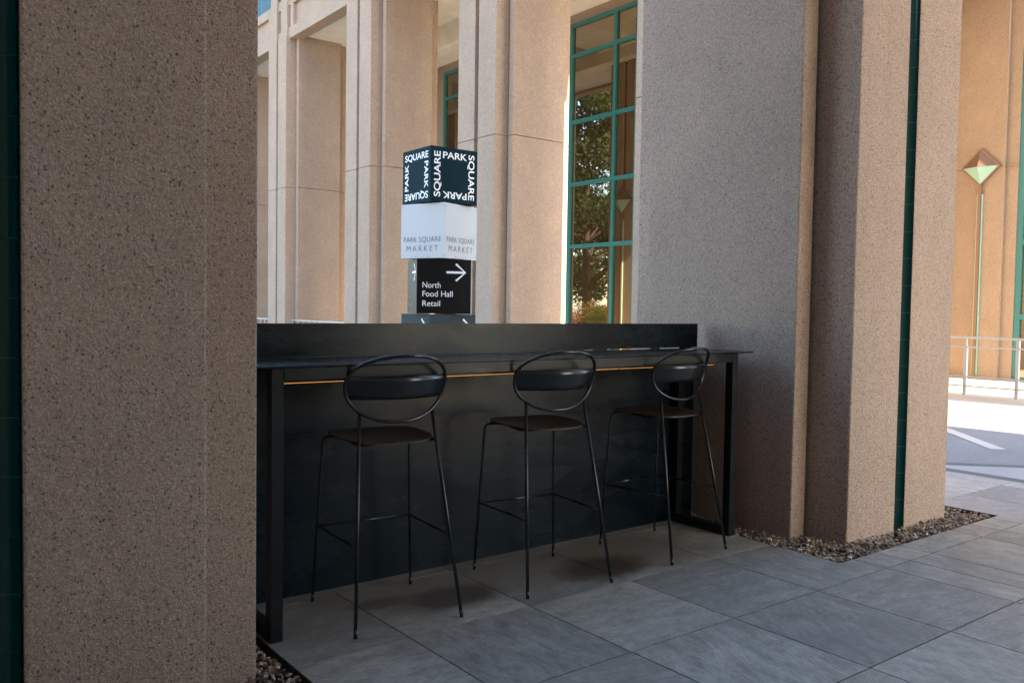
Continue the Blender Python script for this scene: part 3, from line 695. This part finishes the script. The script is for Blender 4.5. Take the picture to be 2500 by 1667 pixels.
# ------------------------------------------------------------------ wall lamps
def wall_lamp(loc, rz, label):
    """local: wall plane at x=0, lamp projects to -x; y along the wall"""
    t = thing('wall_lamp', label, 'wall lamp', loc, rz, 'diamond wall lamps')
    h = 0.385; z = 4.29; bm = bmesh.new()
    # rim plate, diamond
    def dia(x, r): return [bm.verts.new((x, yy*r, z+zz*r)) for yy, zz in ((0, 1), (1, 0), (0, -1), (-1, 0))]
    a = dia(-0.002, h); b = dia(-0.06, h); c = dia(-0.06, h-0.035)
    for i in range(4):
        bm.faces.new((a[i], a[(i+1) % 4], b[(i+1) % 4], b[i])); bm.faces.new((b[i], b[(i+1) % 4], c[(i+1) % 4], c[i]))
    bm.faces.new(a)
    # hood: upper half of the pyramid
    ap = bm.verts.new((-0.20, 0, z)); bm.faces.new((c[0], c[1], ap)); bm.faces.new((c[3], c[0], ap))
    bmesh.ops.recalc_face_normals(bm, faces=bm.faces); mesh_obj('lamp_hood', bm, M_brown, t)
    bm = bmesh.new(); rr = h-0.04; c = [bm.verts.new((-0.055, yy*rr, z+zz*rr)) for yy, zz in ((1, 0), (0, -1), (-1, 0))]; ap = bm.verts.new((-0.193, 0, z-0.002)); bm.faces.new((c[0], c[1], ap)); bm.faces.new((c[1], c[2], ap)); bm.faces.new((c[2], c[0], ap))
    bmesh.ops.recalc_face_normals(bm, faces=bm.faces); mesh_obj('lamp_shade', bm, M_lampglass, t)
    bm = bmesh.new(); box(bm, -0.07, -0.002, -0.030, 0.030, 0.06, z-h+0.02); mesh_obj('stem', bm, M_brown, t)
    for s in (-1, 1):
        bm = bmesh.new(); box(bm, -0.045, -0.002, s*0.043-0.008, s*0.043+0.008, 0.06, z-h-0.16); mesh_obj('glass_strip', bm, M_lampglass, t)
    return t
l1 = wall_lamp((18.30, 8.17, 0), 0, 'diamond wall lamp with turquoise glass on the tan wall at the right edge')
copy_thing(l1, (10.48, 17.07, 0), math.pi, 'diamond wall lamp seen in the window glass, on the back of a far column')
copy_thing(l1, (10.48, 12.58, 0), math.pi, 'diamond wall lamp on the hidden back of the column beside the window')

# ------------------------------------------------------------------ railings
rl = thing('railing', 'cream painted metal railing in front of the tan wall at the right edge', 'railing', (14.2, 6, 0)); RL = Vector((14.2, 6, 0))
def rail_bar(p, q, r, par, org, name='rail', sq=True):
    bm = bmesh.new(); p, q = Vector(p)-org, Vector(q)-org
    if sq: box(bm, min(p.x, q.x)-r, max(p.x, q.x)+r, min(p.y, q.y)-(r if p.y == q.y else 0), max(p.y, q.y)+(r if p.y == q.y else 0), min(p.z, q.z)-(r if p.z == q.z else 0), max(p.z, q.z)+(r if p.z == q.z else 0))
    else: tube(bm, [p, q], r, 10)
    return mesh_obj(name, bm, M_rail, par)
for z, r_ in ((0.925, 0.019), (0.775, 0.012), (0.300, 0.012), (0.150, 0.012)):
    rail_bar((14.2, 3.95, z), (14.2, 6.9, z), r_, rl, RL)
for i, y in enumerate((6.50, 5.72, 4.9, 4.1)):
    o = rail_bar((14.245, y, 0.0), (14.245, y, 0.80 if i % 2 == 0 else 0.9), 0.024, rl, RL, 'post')
    rail_bar((14.245, y, 0.801), (14.245, y, 0.90), 0.014, rl, RL, 'post') if i % 2 == 0 else None
lr = thing('railing', 'pale railing with thin bars between the far columns, seen over the left of the bar', 'railing', (9.0, 20, 0)); LR = Vector((9.0, 20, 0))
for (a, b) in ((17.66, 20.98), (22.14, 25.49)):
    rail_bar((9.0, a, 0.89), (9.0, b, 0.89), 0.016, lr, LR); rail_bar((9.0, a, 0.12), (9.0, b, 0.12), 0.018, lr, LR)
    n_ = int((b-a)/0.33)
    for i in range(n_+1):
        y = a+0.03+(b-a-0.06)*i/n_; rail_bar((9.0, y, 0.0), (9.0, y, 0.867), 0.011 if i % 5 else 0.02, lr, LR, 'post')

# ------------------------------------------------------------------ planting beyond the courtyard (mirrored in the window)
def leaf_mat(name, c1, c2):
    m = mat(name, c1, 0.6, spec=0.3); k = N(m); at = k.n('ShaderNodeAttribute', attribute_name='tone')
    k.l(k.ramp(at.outputs['Fac'], [(0, c1), (1, c2)]), k.b.inputs['Base Color'])
    tr = k.n('ShaderNodeBsdfTranslucent'); k.l(k.ramp(at.outputs['Fac'], [(0, tuple(x*1.3 for x in c1)), (1, tuple(x*1.6 for x in c2))]), tr.inputs[0])
    mx = k.n('ShaderNodeMixShader'); mx.inputs[0].default_value = 0.3; k.l(k.b.outputs[0], mx.inputs[1]); k.l(tr.outputs[0], mx.inputs[2])
    k.l(mx.outputs[0], k.t.nodes['Material Output'].inputs[0]); return m
M_leaf = leaf_mat("tree_leaves", (0.012, 0.03, 0.008), (0.045, 0.075, 0.018)); M_bark = ground_mat("bark", (0.03, 0.022, 0.016), (0.055, 0.042, 0.03), 6)
M_bush = leaf_mat("bush_leaves", (0.10, 0.14, 0.02), (0.28, 0.28, 0.04)); M_flower = leaf_mat("red_flowers", (0.20, 0.06, 0.03), (0.38, 0.13, 0.06)); M_hedge = leaf_mat("hedge_leaves", (0.03, 0.05, 0.015), (0.07, 0.08, 0.03))
def leaves(name, blobs, n, size, m, par, seed):
    rng = np.random.default_rng(seed); V = []; T = []
    wts = np.array([b[3]**2.2 for b in blobs]); wts /= wts.sum(); idx = rng.choice(len(blobs), n, p=wts)
    tones = rng.random(len(blobs))
    for i in idx:
        x, y, z, r = blobs[i]; d = rng.normal(size=3); d /= np.linalg.norm(d); d *= r*rng.uniform(0.35, 1)**0.5*np.array([1, 1, 0.75])
        p = np.array([x, y, z])+d; s = size*rng.uniform(0.6, 1.3); a = rng.normal(size=3); a /= np.linalg.norm(a); b = np.cross(a, rng.normal(size=3)); b /= np.linalg.norm(b)
        V += [p-a*s, p-b*s*0.5, p+a*s, p+b*s*0.5]; T.append(np.clip(0.65*tones[i]+0.35*rng.random(), 0, 1))
    me = bpy.data.meshes.new(name); me.from_pydata(np.array(V).tolist(), [], [(4*i, 4*i+1, 4*i+2, 4*i+3) for i in range(n)])
    me.attributes.new('tone', 'FLOAT', 'FACE').data.foreach_set('value', T); me.materials.append(m)
    o = bpy.data.objects.new(name, me); COL.objects.link(o)
    if par: o.parent = par
    return o
def tree(loc, ht, cr, seed, label, n=14000):
    t = thing('tree', label, 'tree', loc, 0, 'trees beyond the courtyard'); rng = random.Random(seed); bm = bmesh.new(); blobs = []
    tube(bm, [(0, 0, 0), (0.1, 0, ht*0.2), (0, 0.15, ht*0.45), (0.1, 0, ht*0.75)], [0.28, 0.22, 0.16, 0.06], 10)
    for i in range(20):
        a = i*2.4+rng.random(); z0 = ht*rng.uniform(0.13, 0.6); L = cr*rng.uniform(0.6, 1.0); e = Vector((math.cos(a)*L, math.sin(a)*L, z0+ht*rng.uniform(0.03, 0.22)))
        tube(bm, [(0, 0, z0), e*0.5+Vector((0, 0, z0*0.5+0.3)), e], [0.10, 0.06, 0.02], 7)
        for q in (0.55, 0.8, 1.0): blobs.append((e.x*q+rng.uniform(-.5, .5), e.y*q+rng.uniform(-.5, .5), z0+(e.z-z0)*q+rng.uniform(-0.3, 0.6), cr*rng.uniform(0.16, 0.30)))
    for i in range(14): blobs.append((rng.uniform(-cr*.55, cr*.55), rng.uniform(-cr*.55, cr*.55), ht*rng.uniform(0.5, 0.93), cr*rng.uniform(0.2, 0.34)))
    mesh_obj('trunk', bm, M_bark, t); leaves('crown', blobs, n, 0.135, M_leaf, t, seed); return t
tree((-6.5, 37.0, 0), 17.0, 5.6, 3, 'dense green tree mirrored in the middle of the tall window', 50000)
tree((-14.0, 47.0, 0), 14.0, 6.0, 5, 'farther green tree, behind the one mirrored in the window', 22000)
tree((-20.0, 30.0, 0), 12.0, 5.0, 8, 'green tree west of the others, outside the view', 9000)
def bush(loc, r, m, seed, label, n=2600):
    bl = [(random.Random(seed+i).uniform(-r, r), random.Random(seed*3+i).uniform(-r, r), r*random.Random(seed*5+i).uniform(0.35, 0.9), r*0.5) for i in range(9)]
    o = leaves('bush', bl, n, 0.06, m, None, seed); o.location = loc; tag(o, label, 'bush', 'bushes beyond the courtyard'); return o
bush((-2.4, 31.8, 0), 1.5, M_bush, 1, 'yellow green bush mirrored low in the window glass')
bush((-3.2, 33.5, 0.2), 1.2, M_flower, 2, 'red flowering bush mirrored behind the yellow green one')
bush((-5.2, 34.5, 0), 1.2, M_hedge, 4, 'dark bush mirrored low in the window, beside the red one')
bush((-8.0, 37.0, 0), 1.5, M_flower, 6, 'orange red flowering bush under the tree', 3000)
